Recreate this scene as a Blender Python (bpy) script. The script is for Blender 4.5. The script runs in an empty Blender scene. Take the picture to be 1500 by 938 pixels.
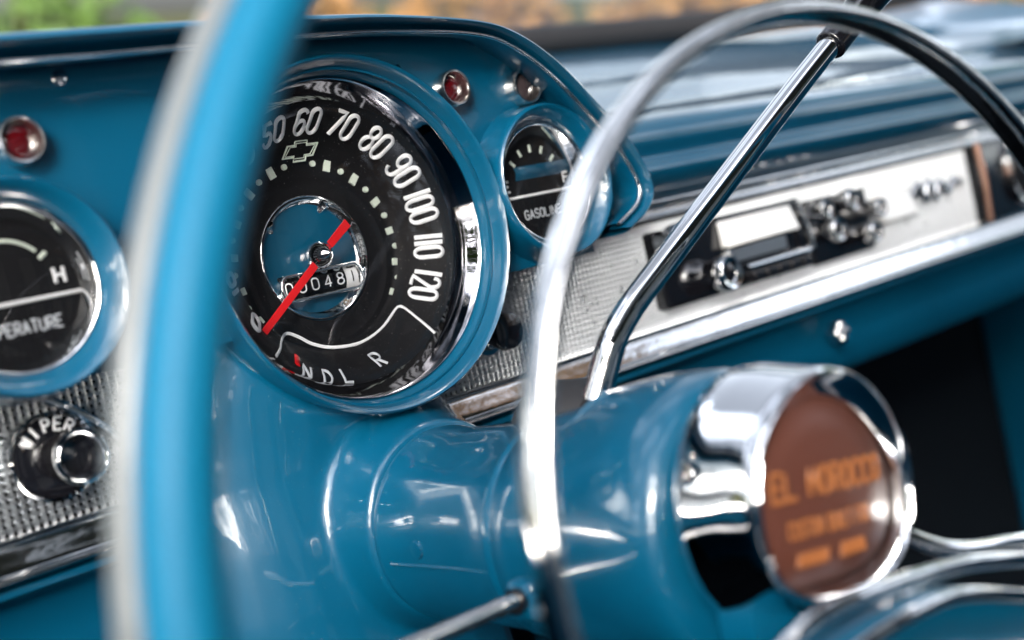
import bpy, math, random
from mathutils import Vector, Matrix
random.seed(7)
R = math.radians
S = bpy.context.scene
# ------------------------------------------------------------------ placement frame
# Everything is modelled in the frame of the instrument panel (X right along the dash, Y into the
# dash, Z up the dial face) and then leaned back and scaled to its real size above the ground.
TILT = R(-15); SCALE = 0.78
T = Matrix.Translation((0, 0, 1.08)) @ Matrix.Rotation(TILT, 4, 'X') @ Matrix.Scale(SCALE, 4)
# ------------------------------------------------------------------ camera
F = 1838.19
C = Vector((-0.383421, -0.577831, -0.014593))
MR = Vector((0.721147, 0.203651, 0.0)); RIGHT = Vector((0.721147, -0.656932, -0.219971))
UP = Vector((0.203651, -0.102470, 0.973666)); FWD = Vector((0.662173, 0.746954, -0.059889))
cam = bpy.data.cameras.new('camera'); cam.sensor_width = 36; cam.lens = F / 1500 * 36
cam.clip_start = 0.01; cam.clip_end = 2000
cam.dof.use_dof = True; cam.dof.focus_distance = 0.665 * SCALE; cam.dof.aperture_fstop = 4.8
cam.dof.aperture_blades = 0
co = bpy.data.objects.new('camera', cam); S.collection.objects.link(co)
m = Matrix(((RIGHT.x, UP.x, -FWD.x, C.x), (RIGHT.y, UP.y, -FWD.y, C.y), (RIGHT.z, UP.z, -FWD.z, C.z), (0, 0, 0, 1)))
mw = T @ m
loc, rot, _ = mw.decompose()
co.matrix_world = Matrix.LocRotScale(loc, rot, (1, 1, 1)); S.camera = co
# ------------------------------------------------------------------ sky, sun, exposure
SUN_EL = 34; SUN_AZ = -128     # azimuth clockwise from +Y (ahead of the car) towards +X
w = bpy.data.worlds.new('World'); S.world = w; w.use_nodes = True
nt = w.node_tree; nt.nodes.clear()
sky = nt.nodes.new('ShaderNodeTexSky'); sky.sky_type = 'NISHITA'; sky.sun_disc = False
sky.sun_elevation = R(SUN_EL); sky.sun_rotation = R(SUN_AZ); sky.air_density = 1.0; sky.dust_density = 3.0
bg = nt.nodes.new('ShaderNodeBackground'); bg.inputs[1].default_value = 0.15
wo = nt.nodes.new('ShaderNodeOutputWorld')
hs = nt.nodes.new('ShaderNodeHueSaturation'); hs.inputs['Saturation'].default_value = .40
nt.links.new(sky.outputs[0], hs.inputs['Color']); # broken bright clouds
wc = nt.nodes.new('ShaderNodeTexCoord'); wm = nt.nodes.new('ShaderNodeMapping'); wm.inputs['Scale'].default_value = (1, 1, 2.2)
wn = nt.nodes.new('ShaderNodeTexNoise'); wn.inputs['Scale'].default_value = 2.3; wn.inputs['Detail'].default_value = 7; wn.inputs['Roughness'].default_value = .55
wr = nt.nodes.new('ShaderNodeMapRange'); wr.interpolation_type = 'SMOOTHSTEP'; wr.inputs[1].default_value = .50; wr.inputs[2].default_value = .62; wr.inputs[3].default_value = .75; wr.inputs[4].default_value = 3.8
wx = nt.nodes.new('ShaderNodeMix'); wx.data_type = 'RGBA'; wx.blend_type = 'MULTIPLY'; wx.inputs[0].default_value = 1
cb_ = nt.nodes.new('ShaderNodeCombineColor')
nt.links.new(wc.outputs['Generated'], wm.inputs[0]); nt.links.new(wm.outputs[0], wn.inputs['Vector']); nt.links.new(wn.outputs[0], wr.inputs[0])
for q in range(3): nt.links.new(wr.outputs[0], cb_.inputs[q])
nt.links.new(hs.outputs[0], wx.inputs[6]); nt.links.new(cb_.outputs[0], wx.inputs[7]); nt.links.new(wx.outputs[2], bg.inputs[0]); nt.links.new(bg.outputs[0], wo.inputs[0])
sl = bpy.data.lights.new('sun', 'SUN'); sl.energy = .85; sl.angle = R(12); sl.color = (1, .95, .87)
so = bpy.data.objects.new('sun', sl); S.collection.objects.link(so)
sd = Vector((math.sin(R(SUN_AZ)) * math.cos(R(SUN_EL)), math.cos(R(SUN_AZ)) * math.cos(R(SUN_EL)), math.sin(R(SUN_EL))))
so.rotation_euler = sd.to_track_quat('Z', 'Y').to_euler(); so.location = sd * 20
S.view_settings.view_transform = 'Standard'; S.view_settings.look = 'None'
S.view_settings.gamma = 1; S.view_settings.exposure = 1.25
S.cycles.use_denoising = True; S.cycles.max_bounces = 10; S.cycles.glossy_bounces = 6
S.cycles.transparent_max_bounces = 12; S.cycles.caustics_reflective = False; S.cycles.caustics_refractive = False
S.cycles.sample_clamp_indirect = 8

# ------------------------------------------------------------------ materials
def mat(name, color, rough=.4, metal=0, coat=0, noise=None, bump=None, spec=.5, emit=None, coat_rough=.03, tint2=None, dust=None):
    mm = bpy.data.materials.new(name); mm.use_nodes = True
    n = mm.node_tree; b = n.nodes['Principled BSDF']
    b.inputs['Base Color'].default_value = (*color, 1); b.inputs['Roughness'].default_value = rough
    b.inputs['Metallic'].default_value = metal; b.inputs['Specular IOR Level'].default_value = spec
    b.inputs['Coat Weight'].default_value = coat; b.inputs['Coat Roughness'].default_value = coat_rough
    tc = n.nodes.new('ShaderNodeTexCoord')
    if noise:
        sc, amt = noise
        nz = n.nodes.new('ShaderNodeTexNoise'); nz.inputs['Scale'].default_value = sc; nz.inputs['Detail'].default_value = 5
        mp = n.nodes.new('ShaderNodeMapRange'); mp.inputs[3].default_value = max(0, rough - amt); mp.inputs[4].default_value = rough + amt
        n.links.new(tc.outputs['Object'], nz.inputs['Vector']); n.links.new(nz.outputs[0], mp.inputs[0])
        n.links.new(mp.outputs[0], b.inputs['Roughness'])
        if tint2:
            mx = n.nodes.new('ShaderNodeMix'); mx.data_type = 'RGBA'
            mx.inputs[6].default_value = (*color, 1); mx.inputs[7].default_value = (*tint2, 1)
            n.links.new(nz.outputs[0], mx.inputs[0]); n.links.new(mx.outputs[2], b.inputs['Base Color'])
    if dust:
        dn = n.nodes.new('ShaderNodeTexNoise'); dn.inputs['Scale'].default_value = dust[0]; dn.inputs['Detail'].default_value = 2
        dr = n.nodes.new('ShaderNodeMapRange'); dr.inputs[1].default_value = dust[1]; dr.inputs[2].default_value = dust[1] + .05; dr.inputs[4].default_value = dust[2]
        dx = n.nodes.new('ShaderNodeMix'); dx.data_type = 'RGBA'; dx.inputs[7].default_value = (.42, .41, .38, 1)
        src = b.inputs['Base Color'].links[0].from_socket if b.inputs['Base Color'].links else None
        if src: n.links.new(src, dx.inputs[6])
        else: dx.inputs[6].default_value = (*color, 1)
        n.links.new(tc.outputs['Object'], dn.inputs['Vector']); n.links.new(dn.outputs[0], dr.inputs[0]); n.links.new(dr.outputs[0], dx.inputs[0]); n.links.new(dx.outputs[2], b.inputs['Base Color'])
    if bump:
        sc, st = bump
        bz = n.nodes.new('ShaderNodeTexNoise'); bz.inputs['Scale'].default_value = sc; bz.inputs['Detail'].default_value = 4
        bp = n.nodes.new('ShaderNodeBump'); bp.inputs['Strength'].default_value = st; bp.inputs['Distance'].default_value = .001
        n.links.new(tc.outputs['Object'], bz.inputs['Vector']); n.links.new(bz.outputs[0], bp.inputs['Height'])
        n.links.new(bp.outputs[0], b.inputs['Normal'])
        if coat: n.links.new(bp.outputs[0], b.inputs['Coat Normal'])
    return mm

def glass(name, tint=(1, 1, 1), refl=1.0):
    mm = bpy.data.materials.new(name); mm.use_nodes = True
    n = mm.node_tree; n.nodes.clear()
    o = n.nodes.new('ShaderNodeOutputMaterial'); mx = n.nodes.new('ShaderNodeMixShader')
    t = n.nodes.new('ShaderNodeBsdfTransparent'); t.inputs[0].default_value = (*tint, 1)
    g = n.nodes.new('ShaderNodeBsdfGlossy'); g.inputs['Roughness'].default_value = .02
    f = n.nodes.new('ShaderNodeFresnel'); f.inputs[0].default_value = 1.45
    mu = n.nodes.new('ShaderNodeMath'); mu.operation = 'MULTIPLY'; mu.inputs[1].default_value = refl
    n.links.new(f.outputs[0], mu.inputs[0]); n.links.new(mu.outputs[0], mx.inputs[0])
    n.links.new(t.outputs[0], mx.inputs[1]); n.links.new(g.outputs[0], mx.inputs[2]); n.links.new(mx.outputs[0], o.inputs[0])
    return mm

PAINT = mat('blue_enamel', (.0001, .068, .134), .34, 0, 1.0, bump=(22, .2), noise=(60, .05), spec=.35, dust=(1500, .72, .35))
RIMP = mat('blue_wheel_plastic', (.0001, .115, .215), .5, 0, 0, noise=(40, .05), coat_rough=.18, spec=.22)
CHROME = mat('polished_chrome', (.86, .87, .88), .05, 1, bump=(32, .10), noise=(38, .045))
CHROME2 = mat('worn_chrome', (.80, .80, .80), .09, 1, bump=(60, .15), noise=(200, .05))
SATIN = mat('satin_aluminium', (.54, .56, .58), .30, 1, noise=(150, .08))
BLACK = mat('matt_black_dial', (.006, .006, .007), .6, noise=(400, .1), tint2=(.010, .010, .012), spec=.15, dust=(1100, .70, .5))
GLOSSB = mat('gloss_black', (.006, .006, .008), .12, coat=.5)
RUBBER = mat('black_rubber', (.012, .012, .014), .6, bump=(300, .2))
WHITE = mat('dial_white_paint', (.90, .91, .93), .5)
CREAM = mat('luminous_cream_paint', (.72, .80, .70), .5)
DIM = mat('dial_grey_paint', (.55, .58, .62), .5)
BEZ = mat('brushed_bezel', (.85, .83, .80), .22, 1, noise=(200, .08))
RINGC = mat('handled_chrome', (.86, .85, .83), .07, 1, bump=(55, .5), noise=(30, .06))
DIMCHROME = mat('darkened_chrome', (.27, .27, .29), .04, 1, bump=(40, .08), noise=(300, .02))  # chrome with dim mirrored surroundings put into its colour
RIMGLINT = mat('rim_highlight_grey', (.12, .135, .14), .4, coat=.3)  # pale colour of the painted sky highlight along the rim
RED = mat('red_needle_paint', (.68, .008, .012), .4)
REDGLASS = mat('red_jewel', (.06, .002, .004), .12, coat=1)
GREYGLASS = mat('grey_jewel', (.05, .035, .035), .12, coat=1)
BRONZE = mat('brown_emblem_plastic', (.085, .028, .018), .45, noise=(30, .08))
GOLD = mat('gold_lettering', (.28, .095, .028), .45)
DARK = mat('dark_carpet', (.007, .010, .014), .95, bump=(900, .8), spec=.05)
VINYL = mat('blue_vinyl', (.008, .06, .11), .5, bump=(200, .3))
LINER = mat('dark_unseen_lining', (.035, .045, .055), .9)
PANE = glass('clear_glass', refl=.35); LENS = glass('gauge_lens', refl=.55)
PALE = mat('dial_and_reflection_white', (.88, .87, .84), .25, coat=1)

# ------------------------------------------------------------------ mesh helpers
class MB:
    def __init__(s): s.v = []; s.f = []
    def add(s, vs, fs):
        k = len(s.v); s.v += [tuple(v) for v in vs]; s.f += [tuple(i + k for i in f) for f in fs]; return s
    def grid(s, rows, cu=False, cv=False):        # rows of equal length; cu closes along a row, cv closes the rows
        n = len(rows); k = len(rows[0]); fs = []
        for i in range(n if cv else n - 1):
            for j in range(k if cu else k - 1):
                a = i * k + j; b = i * k + (j + 1) % k; c = ((i + 1) % n) * k + (j + 1) % k; d = ((i + 1) % n) * k + j
                fs.append((a, b, c, d))
        return s.add([p for r in rows for p in r], fs)
    def fan(s, ring, c=None):
        c = c or tuple(sum(p[i] for p in ring) / len(ring) for i in range(3))
        n = len(ring); return s.add(list(ring) + [c], [(i, (i + 1) % n, n) for i in range(n)])
    def lathe(s, prof, cx=0, cz=0, seg=96, squash=None):
        rows = []
        for r, y in prof:
            rows.append([(cx + r * math.sin(2 * math.pi * i / seg) * (squash(2 * math.pi * i / seg) if squash else 1), y,
                          cz + r * math.cos(2 * math.pi * i / seg) * (squash(2 * math.pi * i / seg) if squash else 1)) for i in range(seg)])
        return s.grid(rows, cu=True)
    def tube(s, path, r, seg=16, closed=False, flat=None, caps=True):
        P = [Vector(p) for p in path]; n = len(P); rows = []; up = None
        for i in range(n):
            if closed: t = P[(i + 1) % n] - P[i - 1]
            else: t = P[min(i + 1, n - 1)] - P[max(i - 1, 0)]
            t.normalize()
            if flat: a = Vector(flat[0]); a = (a - t * a.dot(t)).normalized()
            else:
                if up is None: up = Vector((0, 0, 1)) if abs(t.z) < .9 else Vector((1, 0, 0))
                a = (up - t * up.dot(t)).normalized(); up = a
            b = t.cross(a); rr = r[i] if isinstance(r, (list, tuple)) else r
            ra = rr * (flat[1] if flat else 1)
            rows.append([tuple(P[i] + a * math.cos(q) * ra + b * math.sin(q) * rr) for q in [2 * math.pi * j / seg for j in range(seg)]])
        s.grid(rows, cu=True, cv=closed)
        if caps and not closed:
            k = len(s.v); s.fan(rows[0]); s.fan(rows[-1])
        return s
    def box(s, x0, x1, y0, y1, z0, z1):
        v = [(x, y, z) for x in (x0, x1) for y in (y0, y1) for z in (z0, z1)]
        return s.add(v, [(0, 1, 3, 2), (4, 6, 7, 5), (0, 4, 5, 1), (2, 3, 7, 6), (0, 2, 6, 4), (1, 5, 7, 3)])

def link(o, parent=None):
    S.collection.objects.link(o)
    if parent: o.parent = parent
    return o
def obj(name, mb, material, parent=None, origin=None, smooth=40, bevel=0, label=None):
    og = Vector(origin) if origin is not None else (parent_origin(parent) if parent else Vector((0, 0, 0)))
    me = bpy.data.meshes.new(name); me.from_pydata([tuple(Vector(v) - og) for v in mb.v], [], mb.f); me.update()
    import bmesh
    bm = bmesh.new(); bm.from_mesh(me); bmesh.ops.remove_doubles(bm, verts=bm.verts, dist=1e-6)
    bmesh.ops.recalc_face_normals(bm, faces=bm.faces); bm.to_mesh(me); bm.free()
    me.materials.append(material)
    o = bpy.data.objects.new(name, me); link(o, parent)
    if smooth:
        me.polygons.foreach_set('use_smooth', [True] * len(me.polygons))
        try: me.set_sharp_from_angle(angle=R(smooth))
        except Exception: pass
    if bevel:
        b = o.modifiers.new('bevel', 'BEVEL'); b.width = bevel; b.segments = 3; b.limit_method = 'ANGLE'; b.angle_limit = R(35)
    if parent is None: o['org'] = tuple(og)
    if label: o['label'] = label
    return o
ORG = {}
def parent_origin(p):
    while p.parent: p = p.parent
    return ORG[p.name]
def thing(name, label, cat, at, group=None):
    o = bpy.data.objects.new(name, None); o.empty_display_size = .02; link(o)
    ORG[o.name] = Vector(at); o['label'] = label; o['category'] = cat; o['org'] = tuple(at)
    if group: o['group'] = group
    return o
def tag(o, label, cat, group=None):
    o['label'] = label; o['category'] = cat
    if group: o['group'] = group
    return o
def smooth_path(P, n=8, closed=False):
    P = [Vector(p) for p in P]; out = []; k = len(P)
    for i in range(k if closed else k - 1):
        a, b, c, d = (P[(i - 1) % k], P[i], P[(i + 1) % k], P[(i + 2) % k]) if closed else (P[max(i - 1, 0)], P[i], P[i + 1], P[min(i + 2, k - 1)])
        for j in range(n):
            t = j / n
            out.append(.5 * ((2 * b) + (c - a) * t + (2 * a - 5 * b + 4 * c - d) * t * t + (3 * b - 3 * c + d - a) * t ** 3))
    if not closed: out.append(P[-1])
    return out

# stroke lettering: polylines in a box 0..1 wide, 0..1 high
def arc(cx, cy, rx, ry, a0, a1, n=8): return [(cx + rx * math.cos(R(a0 + (a1 - a0) * i / n)), cy + ry * math.sin(R(a0 + (a1 - a0) * i / n))) for i in range(n + 1)]
def pill(x0, x1, y0, y1, r=.5):
    rx = (x1 - x0) / 2; ry = min((y1 - y0) / 2, rx * r); cx = (x0 + x1) / 2
    return arc(cx, y1 - ry, rx, ry, 0, 180) + arc(cx, y0 + ry, rx, ry, 180, 360) + [(x1, y1 - ry)]
G = {
 '0': [pill(0, 1, 0, 1)], '1': [[(.5, 0), (.5, 1)]],
 '2': [arc(.5, .74, .5, .26, 180, -20) + [(0, 0), (1, 0)]],
 '3': [arc(.5, .75, .5, .25, 160, -90), arc(.5, .25, .5, .25, 90, -160)],
 '4': [[(.75, 0), (.75, 1), (0, .28), (1, .28)]],
 '5': [[(.95, 1), (.1, 1), (.05, .55)] + arc(.5, .3, .5, .3, 120, -160)],
 '6': [arc(.5, .8, .5, .2, 10, 180) + [(0, .25)], pill(0, 1, 0, .56)],
 '7': [[(0, 1), (1, 1), (.3, 0)]], '8': [pill(.06, .94, .53, 1), pill(0, 1, 0, .53)],
 '9': [arc(.5, .2, .5, .2, 190, 360) + [(1, .75)], pill(0, 1, .44, 1)],
 'A': [[(0, 0), (.5, 1), (1, 0)], [(.2, .35), (.8, .35)]],
 'B': [[(0, 0), (0, 1)] + arc(.5, .76, .45, .24, 90, -90) + [(0, .52)], [(0, .52)] + arc(.5, .26, .5, .26, 90, -90) + [(0, 0)]],
 'C': [arc(.5, .7, .5, .3, 20, 180) + arc(.5, .3, .5, .3, 180, 340)], 'D': [[(0, 0), (0, 1)] + arc(.4, .5, .6, .5, 90, -90) + [(0, 0)]],
 'E': [[(1, 1), (0, 1), (0, 0), (1, 0)], [(0, .52), (.8, .52)]], 'F': [[(1, 1), (0, 1), (0, 0)], [(0, .52), (.8, .52)]],
 'G': [arc(.5, .7, .5, .3, 20, 180) + arc(.5, .3, .5, .3, 180, 360) + [(1, .48), (.55, .48)]],
 'H': [[(0, 0), (0, 1)], [(1, 0), (1, 1)], [(0, .5), (1, .5)]], 'I': [[(.5, 0), (.5, 1)]],
 'L': [[(0, 1), (0, 0), (1, 0)]], 'M': [[(0, 0), (0, 1), (.5, .35), (1, 1), (1, 0)]], 'N': [[(0, 0), (0, 1), (1, 0), (1, 1)]],
 'O': [pill(0, 1, 0, 1, .9)], 'P': [[(0, 0), (0, 1)] + arc(.5, .74, .5, .26, 90, -90) + [(0, .48)]],
 'R': [[(0, 0), (0, 1)] + arc(.5, .74, .5, .26, 90, -90) + [(0, .48)], [(.45, .48), (1, 0)]],
 'S': [arc(.5, .75, .48, .25, 20, 270) + arc(.5, .25, .5, .25, 90, -160)], 'T': [[(0, 1), (1, 1)], [(.5, 0), (.5, 1)]],
 'U': [[(0, 1), (0, .3)] + arc(.5, .3, .5, .3, 180, 360) + [(1, 1)]], 'W': [[(0, 1), (.25, 0), (.5, .8), (.75, 0), (1, 1)]],
}
NARROW = {'1': .3, 'I': .3}
def text_mb(mb, s, fn, w, h, gap, r, seg=8):
    """fn(u, v) -> 3D point; centred string of cells w wide, h high"""
    ws = [w * (NARROW.get(c, 1) if c != ' ' else .8) for c in s]
    tot = sum(ws) + gap * (len(s) - 1); u = -tot / 2
    for c, cw in zip(s, ws):
        for st in G.get(c, []):
            pts = [(u + (x if c not in NARROW else .5) * cw, (y - .5) * h) for x, y in st]
            d = []
            for i in range(len(pts) - 1):                     # subdivide so that the stroke follows a curved dial
                a, b = pts[i], pts[i + 1]; L = math.hypot(b[0] - a[0], b[1] - a[1]); k = max(1, int(L / (h * .25)))
                for j in range(k): d.append((a[0] + (b[0] - a[0]) * j / k, a[1] + (b[1] - a[1]) * j / k))
            d.append(pts[-1])
            P = [fn(*q) for q in d]
            if len(P) < 2: continue
            mb.tube(P, r, seg=seg, flat=((0, 1, 0), .35))
        u += cw + gap

# ================================================================== SETTING
def setting(name, mb, m_, loc=None):
    o = obj(name, mb, m_, None, smooth=0); o['kind'] = 'structure'; del o['org']; o['fixed'] = 1; return o
gm = mat('grass_and_leaves', (.035, .060, .012), .95, noise=(.5, .05), tint2=(.075, .055, .02), spec=.1)
ground = setting('ground', MB().add([(-300, -300, 0), (300, -300, 0), (300, 300, 0), (-300, 300, 0)], [(0, 1, 2, 3)]), gm)

bark = mat('bark', (.12, .08, .05), .9, bump=(20, .8))
leafA = mat('green_leaves', (.05, .12, .015), .6, noise=(3, .1), tint2=(.10, .16, .02))
leafB = mat('orange_leaves', (.35, .14, .035), .6, noise=(3, .1), tint2=(.22, .16, .05))
def tree(x, y, h, rad, leaf, label, nleaf=2600):
    t = thing('tree', label, 'tree', (x, y, 0), 'trees around the car'); t['fixed'] = 1
    tr = MB(); tr.tube([(x, y, 0), (x + .1, y, h * .3), (x - .1, y + .1, h * .6), (x, y, h * .85)], [.22, .17, .12, .04], 10)
    for i in range(6):
        a = i * 1.05; tr.tube([(x, y, h * (.35 + .05 * i)), (x + rad * .4 * math.cos(a), y + rad * .4 * math.sin(a), h * (.5 + .05 * i)), (x + rad * .75 * math.cos(a), y + rad * .75 * math.sin(a), h * (.6 + .05 * i))], [.09, .06, .02], 8)
    obj('trunk', tr, bark, t)
    cr = MB(); clumps = []
    for i in range(26):
        a = random.uniform(0, 6.28); q = rad * random.uniform(.2, .9); z = h * random.uniform(.38, 1.0)
        q *= math.sqrt(max(.15, 1 - ((z / h - .62) / .42) ** 2)); clumps.append((x + q * math.cos(a), y + q * math.sin(a), z, rad * random.uniform(.22, .4)))
    for i in range(nleaf):
        c = random.choice(clumps); d = Vector((random.gauss(0, 1), random.gauss(0, 1), random.gauss(0, .8))).normalized() * c[3] * random.uniform(.6, 1.05)
        p = Vector(c[:3]) + d; s_ = random.uniform(.10, .2)
        u = Vector((random.gauss(0, 1), random.gauss(0, 1), random.gauss(0, 1))).normalized(); v = u.orthogonal().normalized()
        cr.add([p - u * s_, p + v * s_ * .6, p + u * s_, p - v * s_ * .6], [(0, 1, 2, 3)])
    obj('crown', cr, leaf, t, smooth=0)
for a_ in ((-9, -1.5, 7, 3.0, leafA, 'green tree beside the driver door, seen only in the chrome'), (-6, -9, 7, 3.2, leafB, 'autumn tree behind the driver, seen only in the chrome'),
           (7, -7, 8, 3.4, leafB, 'orange tree behind the passenger side, seen only in the chrome'), (10, 1, 7, 3.2, leafA, 'green tree beside the passenger door, seen only in the chrome')):
    tree(*a_, nleaf=3600)
def bush(x, y, h, rad, leaf, label):
    t = thing('bush', label, 'bush', (x, y, 0), 'bushes along the edge of the grass'); t['fixed'] = 1
    tr = MB()
    for i in range(5):
        a = i * 1.26; tr.tube([(x, y, 0), (x + rad * .3 * math.cos(a), y + rad * .3 * math.sin(a), h * .5), (x + rad * .5 * math.cos(a), y + rad * .5 * math.sin(a), h * .85)], [.04, .03, .01], 6)
    obj('stem', tr, bark, t)
    cr = MB()
    for i in range(1500):
        a = random.uniform(0, 6.28); u_ = math.sqrt(random.random()); q_ = rad * u_; z = h * random.uniform(.05, 1) * math.sqrt(max(.1, 1 - u_ * u_ * .8)); p = Vector((x + q_ * math.cos(a), y + q_ * math.sin(a), z)); s_ = random.uniform(.06, .13)
        u = Vector((random.gauss(0, 1), random.gauss(0, 1), random.gauss(0, 1))).normalized(); v = u.orthogonal().normalized()
        cr.add([p - u * s_, p + v * s_ * .6, p + u * s_, p - v * s_ * .6], [(0, 1, 2, 3)])
    obj('foliage', cr, leaf, t, smooth=0)
BL = ['first green bush from the left, beyond the dash top', 'second green bush from the left, beyond the dash top', 'third green bush from the left, behind the wheel rim', 'fourth green bush from the left, above the speedometer', 'reddish bush straight ahead of the hood', 'second reddish bush, beyond the windscreen middle', 'orange bush beyond the passenger side of the windscreen', 'second orange bush at the far right of the windscreen', 'rightmost orange bush beyond the windscreen']
for i, (x, y, lf) in enumerate(((-1.2, 8.6, leafA), (.6, 9.3, leafA), (2.3, 9.0, leafA), (4.0, 9.2, leafA), (5.8, 8.6, leafB), (7.4, 8.0, leafB), (8.8, 6.8, leafB), (9.6, 5.2, leafB), (10.2, 3.6, leafB))):
    bush(x, y, random.uniform(1.3, 1.9), random.uniform(.9, 1.2), lf, BL[i])

# ================================================================== DASHBOARD
dash = thing('dashboard', 'blue enamelled car dashboard with arched instrument hood and chrome trim', 'dashboard', (.2, .05, -.15))
outline = [(-.62, .106), (-.45, .110), (-.30, .1145), (-.1725, .1164), (-.0785, .1174), (0, .1163), (.0405, .1142), (.087, .1092), (.115, .1008), (.1427, .0823), (.168, .0560), (.190, .0294), (.2010, .0042), (.1945, -.0125), (.172, -.024)]
OL = [Vector((p.x, p.y, 0)) for p in smooth_path([(a, b, 0) for a, b in outline], 6)]
def inset(i, s):
    t = (OL[min(i + 1, len(OL) - 1)] - OL[max(i - 1, 0)]).normalized(); n = Vector((t.y, -t.x, 0)); k = min(1, max(0, (OL[i].x + .12) / .22)); return OL[i] + n * s * (.92 - .42 * k)
sect = [(0, .30), (0, .10), (0, -.03), (0, -.058), (.0006, -.065), (.0020, -.0705), (.0040, -.0738), (.0060, -.0745), (.0074, -.072), (.0084, -.067), (.0092, -.060), (.0100, -.0575), (.0108, -.0585), (.0116, -.0635), (.0128, -.0665), (.0142, -.067), (.0154, -.065), (.0155, -.060), (.0120, -.051), (.0030, -.0394)]
rows = [[(inset(i, s).x, y, inset(i, s).y) for s, y in sect] for i in range(len(OL))]
obj('instrument_hood', MB().grid(rows), PAINT, dash, smooth=60)
obj('hood_lip_highlight', MB().tube([(inset(i, .0142).x, -.0672, inset(i, .0142).y) for i in range(len(OL))], .0013, 10), CHROME, dash)  # added chrome line standing in for sky reflected in the painted lip
fas = [(inset(i, .0020).x, inset(i, .0020).y) for i in range(0, len(OL))]
fmb = MB(); nn = len(fas)
top = [(x, -.020, z) for x, z in fas]; bot = [(x, -.020, -.031) for x, z in fas]
fmb.grid([top, bot]); fmb.grid([bot, [(x, .03, z) for x, y, z in bot]])
fmb = MB(); loopf = fas + [(fas[-1][0], -.031), (fas[0][0], -.031)]; nf = len(loopf)
fmb.add([(x, -.040, z) for x, z in loopf] + [(x, .028, z) for x, z in loopf], [tuple(range(nf)), tuple(range(2 * nf - 1, nf - 1, -1))] + [(i, (i + 1) % nf, nf + (i + 1) % nf, nf + i) for i in range(nf)])
fas_o = obj('fascia_panel', fmb, PAINT, dash, smooth=40)
# passenger side of the dash, a long extruded pressing
prof = [(.012, -.0135), (-.002, -.0125), (-.0035, -.0090), (-.0100, -.0040), (-.0160, .0020), (-.0200, .0080), (-.0212, .0130), (-.0185, .0175), (-.0120, .0200), (-.0118, .0240), (-.0145, .0320), (-.0140, .0400), (-.0080, .0470), (.004, .0515), (.018, .0555), (.06, .067), (.12, .089), (.2, .115), (.28, .146), (.36, .172)]
pr = [Vector((0, a, b)) for a, b in prof]; prs = smooth_path(pr, 4)
xs = [.12, .2, .205, .22, .25, .3, .4, .5, .6, .7, .8, .9, 1.0, 1.1, 1.16, 1.2]
def shoulder(x): return max(0, (.235 - x) / .035) if x < .235 else 0
rows = []
for x in xs:
    k = min(1.0, shoulder(x))
    rows.append([(x, p.y - .02 * k * k * (1 if p.y < .02 else 0) - (.12 * max(0, (x - .9) / .3) ** 2 if p.y > .1 else 0), p.z + .012 * k * k) for p in prs])
obj('dash_top', MB().grid(rows), PAINT, dash, smooth=60)
# lower blue panel with its folded edge
lo = [(.004, -.1135), (-.002, -.1165), (-.002, -.1195), (.004, -.121), (.010, -.124), (.012, -.150), (.014, -.168), (.022, -.178), (.05, -.182)]
obj('lower_panel', MB().grid([[(x, a, b) for a, b in lo] for x in (-.6, -.2, 0, .2, .5, .8, 1.2)]), PAINT, dash, smooth=60)
# textured bright panel: one sheet of raised wires around square recesses
ge = MB(); px = .0040; pz = .0036; wv = .30
gx0, gx1, gz0, gz1 = -.36, .72, -.0945, -.0195
nx = int((gx1 - gx0) / px); nz = int((gz1 - gz0) / pz); V = []; Fc = []
for i in range(nx):
    for j in range(nz):
        x0 = gx0 + i * px; z0 = gz0 + j * pz
        if math.hypot(x0 + px / 2, z0 + pz / 2 - .006) < .0885: continue
        a = px * wv / 2; b = pz * wv / 2; k = len(V)
        o4 = [(x0, 0.0003, z0), (x0 + px, 0.0003, z0), (x0 + px, 0.0003, z0 + pz), (x0, 0.0003, z0 + pz)]
        m4 = [(x0 + a, -.0004, z0 + b), (x0 + px - a, -.0004, z0 + b), (x0 + px - a, -.0004, z0 + pz - b), (x0 + a, -.0004, z0 + pz - b)]
        i4 = [(x0 + 2.2 * a, .0008, z0 + 2.2 * b), (x0 + px - 2.2 * a, .0008, z0 + 2.2 * b), (x0 + px - 2.2 * a, .0008, z0 + pz - 2.2 * b), (x0 + 2.2 * a, .0008, z0 + pz - 2.2 * b)]
        V += o4 + m4 + i4
        for q in range(4):
            r_ = (q + 1) % 4; Fc += [(k + q, k + r_, k + 4 + r_, k + 4 + q), (k + 4 + q, k + 4 + r_, k + 8 + r_, k + 8 + q)]
grille = MB(); grille.v = V; grille.f = Fc
grille_o = obj('textured_trim_panel', grille, SATIN, dash, smooth=0)
bk = MB().box(gx0, gx1, .0009, .006, gz0, gz1); bk_o = obj('panel_backing', bk, BLACK, grille_o, smooth=0)
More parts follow.
